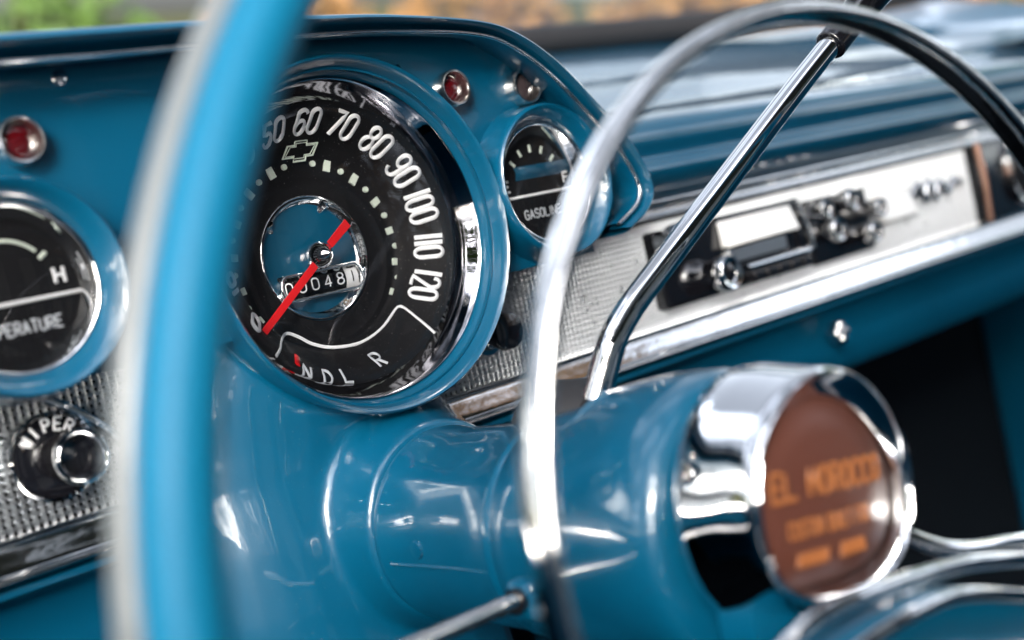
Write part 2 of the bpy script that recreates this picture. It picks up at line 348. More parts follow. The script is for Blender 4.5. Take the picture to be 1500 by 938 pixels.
# bright mouldings above and below the textured panel
def strip(name, pts, mt, x0=-.6, x1=1.2, n=24, par=dash):
    return obj(name, MB().grid([[(x0 + (x1 - x0) * i / n, a, b) for a, b in pts] for i in range(n + 1)]), mt, par, smooth=50)
sp = lambda L_: [(p.y, p.z) for p in smooth_path([(0, a, b) for a, b in L_], 4)]
strip('lower_moulding', sp([(.004, -.0930), (-.0035, -.0938), (-.0040, -.0952), (-.0022, -.0964), (-.0040, -.1035), (-.0058, -.1092), (-.0074, -.1106), (-.0068, -.1132), (.004, -.1137)]), CHROME2)
strip('upper_moulding', sp([(.004, -.0206), (-.005, -.0202), (-.0065, -.0185), (-.004, -.0170), (-.006, -.0150), (-.0085, -.0135), (-.008, -.0120), (.002, -.0118)]), CHROME2, x0=.14)
strip('edge_bead', sp([(-.004, -.0105), (-.012, -.0105), (-.0135, -.0090), (-.012, -.0078), (-.004, -.0075)]), CHROME, x0=.205)

# cast shroud that carries the speedometer and the steering column, blended into one skin
sh = MB()
def solid_rows(rows):
    sh.grid(rows, cu=True); sh.fan(rows[0]); sh.fan(rows[-1])
def usec(z, wd, d, cx_=-.006, cy=.05, n=40):
    r_ = []
    for i in range(n):
        a = 2 * math.pi * i / n; c_ = math.cos(a); s_ = math.sin(a)
        y = cy - (d + cy) * max(c_, 0) ** .8 if c_ > 0 else cy + .02 * abs(c_)
        r_.append((cx_ + wd * (abs(s_) ** .75) * (1 if s_ > 0 else -1), y, z))
    return r_
solid_rows([usec(z, wd, d, cx_) for z, wd, d, cx_ in ((.035, .092, .036, -.014), (.0, .096, .038, -.018), (-.03, .098, .039, -.020), (-.06, .099, .039, -.024), (-.085, .098, .038, -.028), (-.105, .098, .038, -.031), (-.135, .098, .044, -.032), (-.17, .100, .048, -.032), (-.21, .103, .050, -.030), (-.26, .107, .052, -.026), (-.36, .112, .054, -.02))])
def cyl(prof_, cx, cz, n=64):
    rows_ = [[(cx + r_ * math.sin(2 * math.pi * i / n), y, cz + r_ * math.cos(2 * math.pi * i / n)) for i in range(n)] for r_, y in prof_]
    solid_rows(rows_)
cyl([(.0905, .03), (.0905, -.048)], 0, .006)
cyl([(.082, .0), (.068, -.026), (.060, -.042), (.0555, -.052), (.0525, -.061), (.0515, -.067)], 0, -.146)
so_ = obj('column_shroud', sh, PAINT, dash, smooth=0)
rm = so_.modifiers.new('blend', 'REMESH'); rm.mode = 'VOXEL'; rm.voxel_size = .0021; rm.use_smooth_shade = True
sm = so_.modifiers.new('soften', 'SMOOTH'); sm.factor = .6; sm.iterations = 14
# bore the well for the speedometer out of the casting and the sheets behind it
def bore(ob, rad, y0=-.12, y1=.02, cx=0, cz=.006):
    q = MB(); q.lathe([(rad, y0), (rad, y1)], cx, cz, 128); q.fan(q.v[:128]); q.fan(q.v[128:256])
    par = ob.parent if ob.parent else None
    b_ = obj('bore', q, PAINT, dash, smooth=0); bl = ob.modifiers.new('bore', 'BOOLEAN'); bl.operation = 'DIFFERENCE'; bl.object = b_; bl.solver = 'EXACT'
    bpy.context.view_layer.update(); nm0 = ob.data.name
    dg = bpy.context.evaluated_depsgraph_get(); nme = bpy.data.meshes.new_from_object(ob.evaluated_get(dg)); nme.name = nm0
    ob.modifiers.clear(); ob.data = nme; bpy.data.objects.remove(b_)
    nme.polygons.foreach_set('use_smooth', [True] * len(nme.polygons)); nme.set_sharp_from_angle(angle=R(40))
bore(so_, .0868, -.12, .004); bore(fas_o, .0885, -.06, .0296); bore(fas_o, .0365, -.06, .04, -.1822, .0124); bore(fas_o, .0352, -.06, .04, .1361, .0157); bore(bk_o, .0870, -.01, .03)

def screw(mb_, x, y, z, r=.0028):
    mb_.lathe([(0, y - .0016), (r * .6, y - .0015), (r, y - .0006), (r * 1.02, y + .001)], x, z, 20)
    a = random.uniform(0, 3); c_, s_ = math.cos(a), math.sin(a)
    return (x, y, z, c_, s_)
scr = MB(); screw(scr, -.1375, -.040, .1010, .0035); obj('screw', scr, CHROME2, dash)
for (x, z) in ((.052, .091),):
    q = MB(); screw(q, x, -.040, z, .0028); obj('screw', q, CHROME2, dash)

# ================================================================== SPEEDOMETER
ZC = .0062
sp_ = thing('speedometer', 'large round black speedometer with white numerals 0 to 120, red needle and chrome centre', 'speedometer', (0, -.02, ZC))
obj('bezel', MB().lathe([(.0846, -.0360), (.0848, -.0400), (.0860, -.0432), (.0878, -.0470), (.0893, -.0520), (.0905, -.0553), (.0917, -.0565), (.0927, -.0555), (.0930, -.0530), (.0926, -.049), (.0915, -.040), (.0905, -.02)], 0, ZC, 160), PAINT, sp_, smooth=60)
cr_ = obj('chrome_reflector', MB().lathe([(.0750, -.0258), (.0765, -.0288), (.0784, -.0322), (.0804, -.0352), (.0822, -.0380), (.0836, -.0402), (.0840, -.0406), (.0845, -.0404), (.0850, -.0360)], 0, ZC, 160), DIMCHROME, sp_, smooth=60)
def dprof(r_):
    pts = [(0, .0), (.045, .0), (.0475, -.0004), (.052, -.0012), (.056, -.0055), (.062, -.0140), (.068, -.0215), (.073, -.0258), (.0756, -.0270)]
    for (a, b), (c, d) in zip(pts, pts[1:]):
        if r_ <= c: return b + (d - b) * (r_ - a) / (c - a)
    return -.027
dm = MB().lathe([(.0337, .0005), (.0340, 0), (.040, 0), (.0440, 0), (.0452, -.0009), (.0465, -.0010), (.050, -.0010)] + [(.050 + .00128 * i, dprof(.050 + .00128 * i)) for i in range(1, 21)], 0, 0, 160)
# the flared outer part is centred a little higher than the tick circle
dm.v = [(x, y, z + ZC * min(1, max(0, (math.hypot(x, z) - .046) / .012))) for x, y, z in dm.v]
dial = obj('dial', dm, BLACK, sp_, smooth=50)
def on_dial(a, rr, u, v, cz=.0072):
    r_ = rr + v; x = r_ * math.sin(a) + u * math.cos(a); z = cz + r_ * math.cos(a) - u * math.sin(a)
    return (x, dprof(math.hypot(x, z - ZC)) - .0007, z)
nm = MB()
for k in range(13):
    a = R(.94 + 20.15 * (k - 6))
    text_mb(nm, str(k * 10), lambda u, v, a=a: on_dial(a, .0650, u, v), .0058 if k < 10 else .0054, .0104, .0026 if k < 10 else .0019, .00125)
obj('numerals', nm, WHITE, dial)
tk = MB()
for k in range(25):
    if k == 12: continue
    a = R(.94 + 10.075 * (k - 12)); P = lambda u, v: (.0526 * math.sin(a) + v * math.sin(a) + u * math.cos(a), -.0022 - (.002 if 0 else 0), .0526 * math.cos(a) + v * math.cos(a) - u * math.sin(a))
    y = -.0024
    if k % 2 == 0:
        q = [P(-.0019, -.0031), P(.0019, -.0031), P(.0019, .0031), P(-.0019, .0031)]
    else: q = [P(.00165 * math.cos(t * .524), .00165 * math.sin(t * .524)) for t in range(12)]
    q = [(x, y, z) for x, _, z in q]; q2 = [(x, y + .0016, z) for x, _, z in q]; n_ = len(q)
    tk.add(q + q2, [tuple(range(n_))] + [(i, (i + 1) % n_, n_ + (i + 1) % n_, n_ + i) for i in range(n_)])
obj('tick_marks', tk, CREAM, dial, smooth=0)
# cross shaped maker's mark under the 60
bt = [(-.0108, -.0030), (-.0086, .0028), (-.0040, .0028), (-.0032, .0052), (.0046, .0052), (.0038, .0028), (.0108, .0028), (.0086, -.0030), (.0040, -.0030), (.0032, -.0052), (-.0046, -.0052), (-.0038, -.0030)]
bm_ = MB(); bm_.tube([(.0013 + x, -.0040 - .004 * (z > 0), .0590 + z) for x, z in bt], .0006, 8, closed=True); bm_.tube([(.0013 + x * .83, -.0040 - .004 * (z > 0), .0590 + z * .72) for x, z in bt], .0003, 8, closed=True)
obj('maker_mark', bm_, CREAM, dial)
# gear indicator window outline and letters
gl = [(-.0552, -.0440), (-.0480, -.0412), (-.0404, -.0381), (-.0330, -.0356), (-.0292, -.0355), (-.0232, -.0391), (-.0165, -.0441), (-.0058, -.0485), (.0107, -.0497), (.0256, -.0453), (.0376, -.0373), (.0405, -.0357), (.0420, -.0370), (.0430, -.0430), (.0442, -.0486), (.0460, -.0540)]
gp = smooth_path([(x, dprof(max(0, math.hypot(x, z - ZC) - .001)) - .0014, z) for x, z in gl], 5)
obj('gear_window_outline', MB().tube(gp, .0009, 8, flat=((0, 1, 0), .4)), WHITE, dial)
gt = MB()
for c_, (x, z) in zip('NDLR', ((-.0390, -.0560), (-.0275, -.0615), (-.0150, -.0635), (.0098, -.0600))):
    a = math.atan2(x, z + 0.0) ; an = math.atan2(x, -z)
    def f_(u, v, x=x, z=z, an=an):
        X = x + u * math.cos(an) - v * math.sin(an) * 0 - v * math.sin(-an) * -0; X = x + u * math.cos(an) - v * math.sin(an); Z = z + u * math.sin(an) + v * math.cos(an)
        return (X, dprof(math.hypot(X, Z - ZC)) - .0008, Z)
    text_mb(gt, c_, f_, .0048, .0072, 0, .00075)
obj('gear_letters', gt, DIM, dial)
gr = MB(); gr.tube([(-.0385, dprof(.0655) - .0010, -.0470), (-.0430, dprof(.0715) - .0010, -.0510)], .0019, 8, flat=((0, 1, 0), .3)); obj('gear_pointer', gr, RED, dial)
# chrome centre bowl
bowl = obj('centre_bowl', MB().lathe([(.0342, .0006), (.0341, -.0008), (.0335, -.0010), (.0328, .0000), (.0318, .0022), (.0290, .0048), (.0235, .0084), (.017, .0122), (.0125, .0146), (.0100, .0150), (.0082, .0125), (.0068, .0040), (.0066, -.004), (0, -.004)], -.001, .0015, 128), CHROME, sp_, smooth=70)
for (x, z) in ((-.0205, .0030), (.0232, .0030)):
    q = MB(); q.lathe([(0, .0062), (.0022, .0064), (.0030, .0074), (.0031, .0120)], x, z, 24); sw = obj('bowl_screw', q, CHROME2, bowl)
# flutes pressed in the bowl
for a0, ln in ((-62, .026), (14, .028), (100, .02)):
    q = MB(); a = R(a0); q.tube(smooth_path([(-.001 + r_ * math.sin(a + .25 * (r_ - .01) / .02), y, .0015 + r_ * math.cos(a + .25 * (r_ - .01) / .02)) for r_, y in ((.010, .0140), (.015, .0128), (.022, .0090), (.029, .0048), (.0322, .0018))], 5), [.0008 + .0020 * i / 20 for i in range(21)], 16)
    obj('bowl_flute', q, CHROME, bowl)
# odometer: a window with six number wheels

ob = MB(); xa, xb, zm, hh = -.0262, .0262, -.0128, .0068
ring = [(xa + hh * .6 - hh * .6 * math.cos(t), zm + hh * math.sin(t)) for t in [math.pi / 2 - math.pi * i / 12 for i in range(13)]] 
ringR = [(xb - hh * .6 + hh * .6 * math.cos(t), zm + hh * math.sin(t)) for t in [-math.pi / 2 + math.pi * i / 12 for i in range(13)]]
loop = ring + ringR
ob.tube([(x, -.0005, z) for x, z in loop], .0010, 10, closed=True)
ob.grid([[(x, -.0005, z) for x, z in loop], [(x, .012, z) for x, z in loop]], cu=True)
odo = obj('odometer_window', ob, CHROME, sp_)
for i, (c_, x) in enumerate(zip('000481', (-.0212, -.0128, -.0044, .0040, .0124, .0208))):
    q = MB(); rr = .0095; n = 40; yc = .0100
    rows_ = [[(xx, yc - r_ * math.cos(2 * math.pi * k / n), zm + r_ * math.sin(2 * math.pi * k / n)) for k in range(n)] for xx, r_ in ((x - .0040, rr * .9), (x - .0038, rr), (x + .0038, rr), (x + .0040, rr * .9))]
    q.grid(rows_, cu=True); last = i == 5
    ww = obj('number_wheel', q, WHITE if last else GLOSSB, odo, smooth=50)
    tx = MB()
    for s_, dz in ((c_, 0), (str((int(c_) + 1) % 10), 1)):
        text_mb(tx, s_, lambda u, v, dz=dz: (x + u, yc - (rr + .00025) * math.cos((v) / rr + dz * .85), zm + (rr + .00025) * math.sin(v / rr + dz * .85)), .0042, .0062, 0, .00042)
    obj('wheel_digit', tx, GLOSSB if last else WHITE, odo)
# needle and hub
ndir = Vector((-.0516, 0, -.0309)).normalized()
hb = MB().lathe([(.0075, -.004), (.0078, -.0075), (.0070, -.0100), (.0035, -.0150), (.0008, -.0172), (0, -.0174)], -.0025, .0018, 48)
obj('needle_hub', hb, CHROME, sp_, smooth=25)
nd = MB(); c0 = Vector((-.0025, 0, .0015))
def bar(p, q, w0, w1, y0, y1):
    p = Vector(p); q = Vector(q); d = (q - p).normalized(); s_ = Vector((-d.z, 0, d.x))
    v = []
    for yy in (y0, y0 + .0009):
        v += [p + s_ * w0 + Vector((0, yy, 0)), p - s_ * w0 + Vector((0, yy, 0)), q - s_ * w1 + Vector((0, yy + y1 - y0, 0)), q + s_ * w1 + Vector((0, yy + y1 - y0, 0))]
    nd.add(v, [(0, 1, 2, 3), (4, 7, 6, 5), (0, 4, 5, 1), (1, 5, 6, 2), (2, 6, 7, 3), (3, 7, 4, 0)])
bar(c0 + ndir * .0085, (-.0590, 0, -.0358), .0022, .0019, -.0125, -.0180)
bar(c0 + Vector((.0050, 0, .0045)), (.0178, 0, .0160), .0022, .0026, -.0115, -.0110)
obj('needle', nd, RED, sp_, smooth=0, bevel=.0003)
obj('lens', MB().lathe([(.0790, -.0298), (.0788, -.0305)] + [(.0788 * math.cos(R(a)), -.0305 - .0125 * math.sin(R(a))) for a in range(6, 91, 6)], 0, ZC, 128), LENS, sp_, smooth=80)

# ================================================================== SMALL GAUGES
def gauge(name, label, cx, cz, Rl, yl, word, marks):
    t = thing(name, label, 'gauge', (cx, -.02, cz))
    k = Rl / .0459
    obj('bezel', MB().lathe([(r_ * k, yl + y) for r_, y in ((.0362, .0125), (.0368, .0095), (.0390, .0060), (.0415, .0030), (.0435, .0008), (.0450, .0), (.0462, .0010), (.0468, .0035), (.0470, .007), (.0473, .0120), (.0478, .0165), (.0488, .0205))], cx, cz, 128), PAINT, t, smooth=60)
    obj('chrome_ring', MB().lathe([(r_ * k, yl + y) for r_, y in ((.0310, .0210), (.0320, .0180), (.0335, .0150), (.0348, .0115), (.0356, .0100), (.0364, .0098), (.0368, .0110), (.0366, .013))], cx, cz, 128), CHROME, t, smooth=60)
    yd = yl + .0200
    d = obj('dial', MB().lathe([(0, yd), (.0315 * k, yd), (.0316 * k, yd + .002)], cx, cz, 96), BLACK, t)
    q = MB(); q.tube([(cx - .0312 * k, yd - .0006, cz - .0055), (cx + .0312 * k, yd - .0006, cz - .0055)], .0009, 8); obj('divider_line', q, WHITE, d)
    q = MB(); text_mb(q, word, lambda u, v: (cx + u, yd - .0005, cz - .0165 + v), .0026 * k if len(word) > 9 else .0031, .0052, .00105, .00048); obj('lettering', q, DIM, d)
    # ribbed lower half
    q = MB()
    for i in range(17):
        x = cx - .027 + i * .0034; h2 = math.sqrt(max(0, .031 ** 2 - (x - cx) ** 2)); z0 = cz - h2 * .98; z1 = cz - .0075
        if z0 < z1: q.box(x - .0003, x + .0003, yd - .0003, yd + .0002, z0, z1)
    obj('ribs', q, BLACK, d, smooth=0)
    if marks == 'T':
        q = MB(); q.tube([(cx + .021 * math.sin(R(a)), yd - .0006, cz + .0005 + .0210 * math.cos(R(a))) for a in range(-52, 50, 3)], .0007, 8, flat=((0, 1, 0), .4))
        for a in (-58, 56): q.tube([(cx + r_ * math.sin(R(a)), yd - .0006, cz + .0005 + r_ * math.cos(R(a))) for r_ in (.0195, .0235)], .0010, 8, flat=((0, 1, 0), .4))
        obj('scale', q, CREAM, d)
        for s_, x in (('C', -.0232), ('H', .0232)):
            q = MB(); text_mb(q, s_, lambda u, v: (cx + x + u, yd - .0005, cz + .0030 + v), .0042, .0068, 0, .0008); obj('letter', q, WHITE, d)
        q = MB(); q.tube([(cx - .012, yd - .003, cz + .002), (cx - .022, yd - .003, cz + .010)], [.0014, .0006], 8, flat=((0, 1, 0), .3)); obj('needle', q, RED, d)
    else:
        q = MB()
        for a in (-50, -25, 0, 25, 50): q.tube([(cx + r_ * math.sin(R(a)), yd - .0006, cz + .0005 + r_ * math.cos(R(a))) for r_ in (.0190, .0235)], .0011, 8, flat=((0, 1, 0), .4))
        obj('scale', q, CREAM, d)
        for s_, x in (('E', -.0245), ('F', .0245)):
            q = MB(); text_mb(q, s_, lambda u, v: (cx + x + u, yd - .0005, cz + .0015 + v), .0038, .0060, 0, .0007); obj('letter', q, WHITE, d)
    obj('lens', MB().lathe([(.0346 * k * math.cos(R(a)), yl + .0135 - .0055 * math.sin(R(a))) for a in range(0, 91, 9)], cx, cz, 64), LENS, t, smooth=80)
    return t
gauge('temperature_gauge', 'round black temperature gauge left of the speedometer, marked H', -.1822, .0124, .0459, -.060, 'TEMPERATURE', 'T')
gauge('fuel_gauge', 'round black gasoline gauge right of the speedometer, partly behind the horn ring', .1361, .0157, .0443, -.060, 'GASOLINE', 'G')

# ================================================================== INDICATOR LAMPS
def lamp(label, x, z, r_, jewel):
    t = thing('indicator_lamp', label, 'indicator lamp', (x, -.04, z), 'round indicator lamps across the top of the instrument panel')
    y = -.040
    obj('bezel', MB().lathe([(r_ * 1.06, y + .001), (r_ * 1.06, y - .0075), (r_ * 1.00, y - .0088), (r_ * .90, y - .0085), (r_ * .86, y - .0065), (r_ * .85, y - .001)], x, z, 48), BEZ, t, smooth=50)
    q = MB().lathe([(r_ * .87, y - .0030), (r_ * .7, y - .0042), (r_ * .4, y - .0052), (0, y - .0056)], x, z, 32); obj('jewel', q, jewel, t, smooth=80)
lamp('red indicator lamp left of the steering wheel rim, above the temperature gauge', -.1640, .0744, .0099, REDGLASS)
lamp('red indicator lamp between the speedometer and the fuel gauge', .0838, .0768, .0098, REDGLASS)
lamp('clear grey indicator lamp above the fuel gauge, the rightmost one', .1385, .0733, .0103, GREYGLASS)

# ================================================================== WIPER KNOB
wk = thing('wiper_knob', 'black and chrome wiper control knob on the textured panel below the temperature gauge', 'knob', (-.170, 0, -.063))
cx, cz = -.170, -.0630
obj('shaft_collar', MB().lathe([(.014, .0), (.0150, -.006), (.0150, -.014), (.010, -.016)], cx - .004, cz + .004, 48), CHROME, wk)
obj('dial_plate', MB().lathe([(.0185, -.010), (.0202, -.0115), (.0206, -.0140), (.0196, -.0155), (.0188, -.0150)], cx, cz, 64), CHROME, wk)
obj('black_face', MB().lathe([(.0191, -.0148), (.015, -.0160), (.0, -.0165)], cx, cz, 64), GLOSSB, wk)
q = MB()
for i, c_ in enumerate('WIPER'):
    a = R(-52 + i * 21 + (4 if i > 1 else 0))
    text_mb(q, c_, lambda u, v, a=a: (cx + (.0148 + v) * math.sin(a) + u * math.cos(a), -.0165, cz + (.0148 + v) * math.cos(a) - u * math.sin(a)), .0032, .0056, 0, .0006)
obj('lettering', q, WHITE, wk)
kx, kz = cx + .0040, cz - .0016
kb = MB().lathe([(.0098, -.015), (.0104, -.022), (.0108, -.030)], kx, kz, 60)
obj('knurled_body', kb, BLACK, wk, smooth=30)
kn = MB()
for i in range(40):
    a = 2 * math.pi * i / 40; kn.tube([(kx + .0109 * math.sin(a), -.0190, kz + .0109 * math.cos(a)), (kx + .0112 * math.sin(a), -.0300, kz + .0112 * math.cos(a))], .00035, 6)
obj('knurling', kn, CHROME2, wk)
obj('chrome_rim', MB().lathe([(.0108, -.029), (.0122, -.0305), (.0126, -.0325), (.0122, -.0345), (.0110, -.0355), (.0100, -.0345), (.0090, -.0325), (.0084, -.0300)], kx, kz, 64), CHROME, wk, smooth=70)
obj('knob_face', MB().lathe([(.0088, -.0303), (.0060, -.0295), (0, -.0290)], kx, kz, 48), GLOSSB, wk)
tb = MB().tube(smooth_path([(-.166, -.008, -.037), (-.155, -.010, -.045), (-.143, -.010, -.057), (-.132, -.006, -.070)], 5), .0024, 10, flat=((0, 1, 0), .5))
tag(obj('trim_bar', tb, CHROME, None, origin=(-.15, -.008, -.05)), 'slanting chrome bar between wiper knob and steering wheel rim', 'trim bar')

# ================================================================== RADIO AND CONTROLS
rd = thing('radio', 'chrome and black push button radio behind the gear lever', 'radio', (.34, 0, -.055))
obj('bezel', MB().box(.262, .436, -.010, .004, -.0830, -.0285), GLOSSB, rd, bevel=.003)
q = MB().box(.330, .418, -.0190, -.0100, -.0520, -.0325); q.v = [(x, y + .0060 * (z > -.04) * (y < -.015), z) for x, y, z in q.v]
obj('dial_window', q, PALE, rd, bevel=.002)
obj('lower_window', MB().box(.334, .405, -.0135, -.0100, -.0640, -.0535), SATIN, rd, bevel=.001)
obj('chrome_bar', MB().tube([(.345, -.018, -.0690), (.425, -.018, -.0690)], .0022, 12), CHROME, rd)
obj('chrome_frame', MB().tube([(.424, -.015, -.0330), (.430, -.016, -.0500), (.432, -.017, -.0690)], .0020, 12), CHROME2, rd)
pbm = None
for i in range(5):
    q = MB().box(.350 + i * .0155, .362 + i * .0155, -.0200, -.0100, -.0810, -.0735); b = obj('push_button', q, GLOSSB, rd, bevel=.0012)
def knob(par, x, z, r_, y0=-.010, L_=.02, m1=CHROME, m2=GLOSSB, nm_='knob'):
    o = obj(nm_, MB().lathe([(r_ * .8, y0), (r_ * .85, y0 - L_ * .3), (r_, y0 - L_ * .5), (r_ * 1.05, y0 - L_ * .85), (r_ * .9, y0 - L_), (r_ * .62, y0 - L_ * .97), (r_ * .5, y0 - L_ * .88), (0, y0 - L_ * .92)], x, z, 40), m1, par, smooth=50)
    obj('knob_cap', MB().lathe([(r_ * .5, y0 - L_ * .9), (0, y0 - L_ * .99)], x, z, 24), m2, o); return o
knob(rd, .312, -.0680, .0125); knob(rd, .268, -.0365, .0100)
hc = thing('heater_controls', 'dark heater control plate with small chrome knobs right of the radio', 'heater controls', (.49, 0, -.06))
obj('plate', MB().box(.447, .536, -.0060, .003, -.0850, -.0330), GLOSSB, hc, bevel=.003)
for x, z, r_ in ((.452, -.0420, .0075), (.462, -.0600, .0095), (.489, -.0400, .0085), (.513, -.0700, .0085), (.527, -.0520, .0075)): knob(hc, x, z, r_, -.006, .018, CHROME2)
em = thing('dash_badge', 'chrome scroll badge and a white plate added as a reflection on the textured panel, right of the heater knobs', 'badge', (.62, 0, -.05))
q = MB().box(.545, .602, -.012, -.0008, -.0680, -.0420); q.v = [(x, y + .005 * (z > -.05) * (y < -.006), z) for x, y, z in q.v]; obj('reflection_plate', q, PALE, em, bevel=.003)  # white plate paints in a bright reflection on the trim
sc = MB(); sc.tube(smooth_path([(.605, -.006, -.052), (.615, -.008, -.043), (.622, -.008, -.058), (.632, -.008, -.043), (.640, -.008, -.058), (.650, -.008, -.045), (.662, -.008, -.055), (.676, -.008, -.046), (.690, -.006, -.050)], 5), .0035, 10); obj('scroll', sc, CHROME, em)
ck = thing('dash_clock', 'dark round clock with chrome ring at the far right end of the panel', 'clock', (.80, 0, -.05))
obj('housing', MB().box(.722, .90, -.012, .004, -.0930, -.0195), GLOSSB, ck, bevel=.004)
obj('chrome_ring', MB().lathe([(.026, -.010), (.030, -.018), (.0335, -.019), (.035, -.012)], .80, -.054, 64), CHROME, ck)
obj('side_strip', MB().tube([(.722, -.012, -.020), (.722, -.014, -.055), (.722, -.012, -.092)], .003, 10), mat('copper_trim', (.5, .28, .2), .3, 1), ck)
obj('clock_face', MB().lathe([(.0275, -.013), (0, -.013)], .80, -.054, 48), BLACK, ck)
obj('lens', MB().lathe([(.028 * math.cos(R(a)), -.0145 - .004 * math.sin(R(a))) for a in range(0, 91, 10)], .80, -.054, 48), LENS, ck)
lk = thing('lower_dash_knob', 'small chrome cross shaped knob on the blue panel under the radio', 'knob', (.4655, .012, -.1415))
q = MB()
for dx, dz in ((0, .0055), (.0055, 0), (0, -.0055), (-.0055, 0)): q.lathe([(.0034, .006), (.0044, .000), (.0038, -.004), (.0018, -.006), (0, -.0065)], .4655 + dx, -.1415 + dz, 20)
obj('knob_petals', q, CHROME2, lk); obj('knob_centre', MB().lathe([(.003, .006), (.003, -.006), (0, -.0075)], .4655, -.1415, 20), CHROME, lk)
sk = thing('choke_knob', 'black knob with chrome collar beside the lower right of the speedometer', 'knob', (.098, 0, -.0640))
obj('collar', MB().lathe([(.013, 0), (.0145, -.006), (.0130, -.010), (.010, -.010)], .098, -.0640, 40), CHROME, sk)
obj('knob_body', MB().lathe([(.009, -.006), (.0095, -.020), (.0115, -.026), (.0105, -.031), (0, -.033)], .098, -.0640, 40), GLOSSB, sk)

# ================================================================== STEERING COLUMN
sc_ = thing('steering_column', 'blue enamelled steering column running from the dash to the wheel hub', 'steering column', (0, -.16, -.135))
AX, AZ = 0, -.135
def jac(name, prof_, m_=PAINT):
    mb_ = MB(); mb_.grid([[(r_ * math.sin(2 * math.pi * i / 96), y, zc + r_ * math.cos(2 * math.pi * i / 96)) for i in range(96)] for r_, y, zc in prof_], cu=True); return obj(name, mb_, m_, sc_, smooth=50)
jac('lower_jacket', [(.044, -.055, -.146), (.0490, -.066, -.147), (.0492, -.070, -.147), (.0478, -.0725, -.147), (.0478, -.10, -.1472), (.0488, -.13, -.1475), (.0500, -.148, -.1475), (.0512, -.1505, -.1475), (.0514, -.1535, -.1475), (.0500, -.156, -.1475)])
jac('middle_jacket', [(.046, -.150, -.147), (.0518, -.157, -.147), (.0532, -.170, -.1465), (.0548, -.185, -.146), (.0562, -.195, -.1455), (.0562, -.198, -.1455), (.052, -.1995, -.145)])
jac('collar', [(.050, -.1955, -.145), (.0575, -.197, -.1450), (.0592, -.1990, -.145), (.0600, -.202, -.145), (.0606, -.210, -.1445), (.0618, -.225, -.1440), (.0622, -.240, -.1438), (.0618, -.250, -.1436), (.0605, -.2560, -.1434), (.0580, -.2600, -.143), (.0545, -.2615, -.143), (.040, -.2615, -.142)])
jac('neck', [(.046, -.255, -.138), (.046, -.275, -.136)], RUBBER)
q = MB(); q.tube([(-.0474, -.074, -.153), (-.0482, -.13, -.153), (-.0492, -.148, -.153)], .0008, 8); obj('seam', q, PAINT, sc_)
q = MB(); q.lathe([(.0045, 0), (.0040, -.0014), (0, -.0018)], 0, 0, 20); q.v = [(-.0475 + y * 1.0, -.098 + x, -.145 + z) for x, y, z in q.v]; obj('rivet', q, PAINT, sc_)
q = MB(); q.tube(smooth_path([(-.0330, -.1985, -.0975), (-.0220, -.202, -.0895), (-.0120, -.207, -.0850)], 5), [.0010 + .0010 * i / 10 for i in range(11)], 10); obj('ridge', q, PAINT, sc_)
bo = MB(); bo.lathe([(.026, -.120), (.0275, -.130), (.0270, -.150), (.0220, -.160), (.008, -.165), (0, -.166)], .030, -.112, 40); obj('lever_boot', bo, RUBBER, sc_)
q = MB(); q.box(-.060, -.040, -.187, -.170, -.170, -.152); obj('signal_socket', q, PAINT, sc_, bevel=.004)

def at(px, py, d): return C + FWD * d + RIGHT * ((px - 750) / F * d) + UP * (-(py - 469) / F * d)
def aty(px, py, y):
    r_ = FWD + RIGHT * ((px - 750) / F) - UP * ((py - 469) / F); return C + r_ * ((y - C.y) / r_.y)
# gear lever: (base, bend, tip) measured in the dash frame
gv = thing('gear_lever', 'slim chrome gear lever with black collar rising from the column to the right', 'gear lever', (.05, -.15, -.086))
L0, L1, L2, L3 = (Vector((.0470, -.1490, -.0950)), Vector((.0700, -.1330, -.0480)), Vector((.2150, -.0640, .1170)), Vector((.2330, -.0560, .137)))
LV = [at(872, 590, .588), at(884, 545, .59), at(897, 500, .592), at(918, 460, .598), at(948, 418, .605), at(1060, 270, .635), at(1160, 138, .665), at(1228, 52, .685)]
lp = smooth_path(LV, 8); obj('lever', MB().tube(lp, [.0073 - .0012 * i / (len(lp) - 1) for i in range(len(lp))], 28), CHROME, gv, smooth=80)
d_ = (LV[-1] - LV[-2]).normalized(); tip = LV[-1]
obj('collar', MB().tube([tip - d_ * .010, tip - d_ * .009, tip + d_ * .008, tip + d_ * .009], [.0075, .0088, .0088, .0078], 28), GLOSSB, gv, bevel=.0006)
obj('knob', MB().tube([tip + d_ * .008, tip + d_ * .012, tip + d_ * .030, tip + d_ * .048, tip + d_ * .058, tip + d_ * .062], [.0062, .0075, .0100, .0115, .0085, .002], 28), GLOSSB, gv, smooth=80)

ts = thing('turn_signal_lever', 'chrome turn signal lever sticking out left of the column', 'turn signal lever', (-.045, -.176, -.158))
TA = Vector((-.056, -.178, -.1600)); TB = at(560, 965, .455)
td = (TB - TA).normalized()
obj('stalk', MB().tube([TA, TA + td * .02, TA + td * .0205, TB, TB + td * .05], [.0038, .0038, .0034, .0036, .0036], 20), BEZ, ts)
obj('socket_nut', MB().tube([TA - td * .004, TA + td * .008], .0055, 16), GLOSSB, ts)

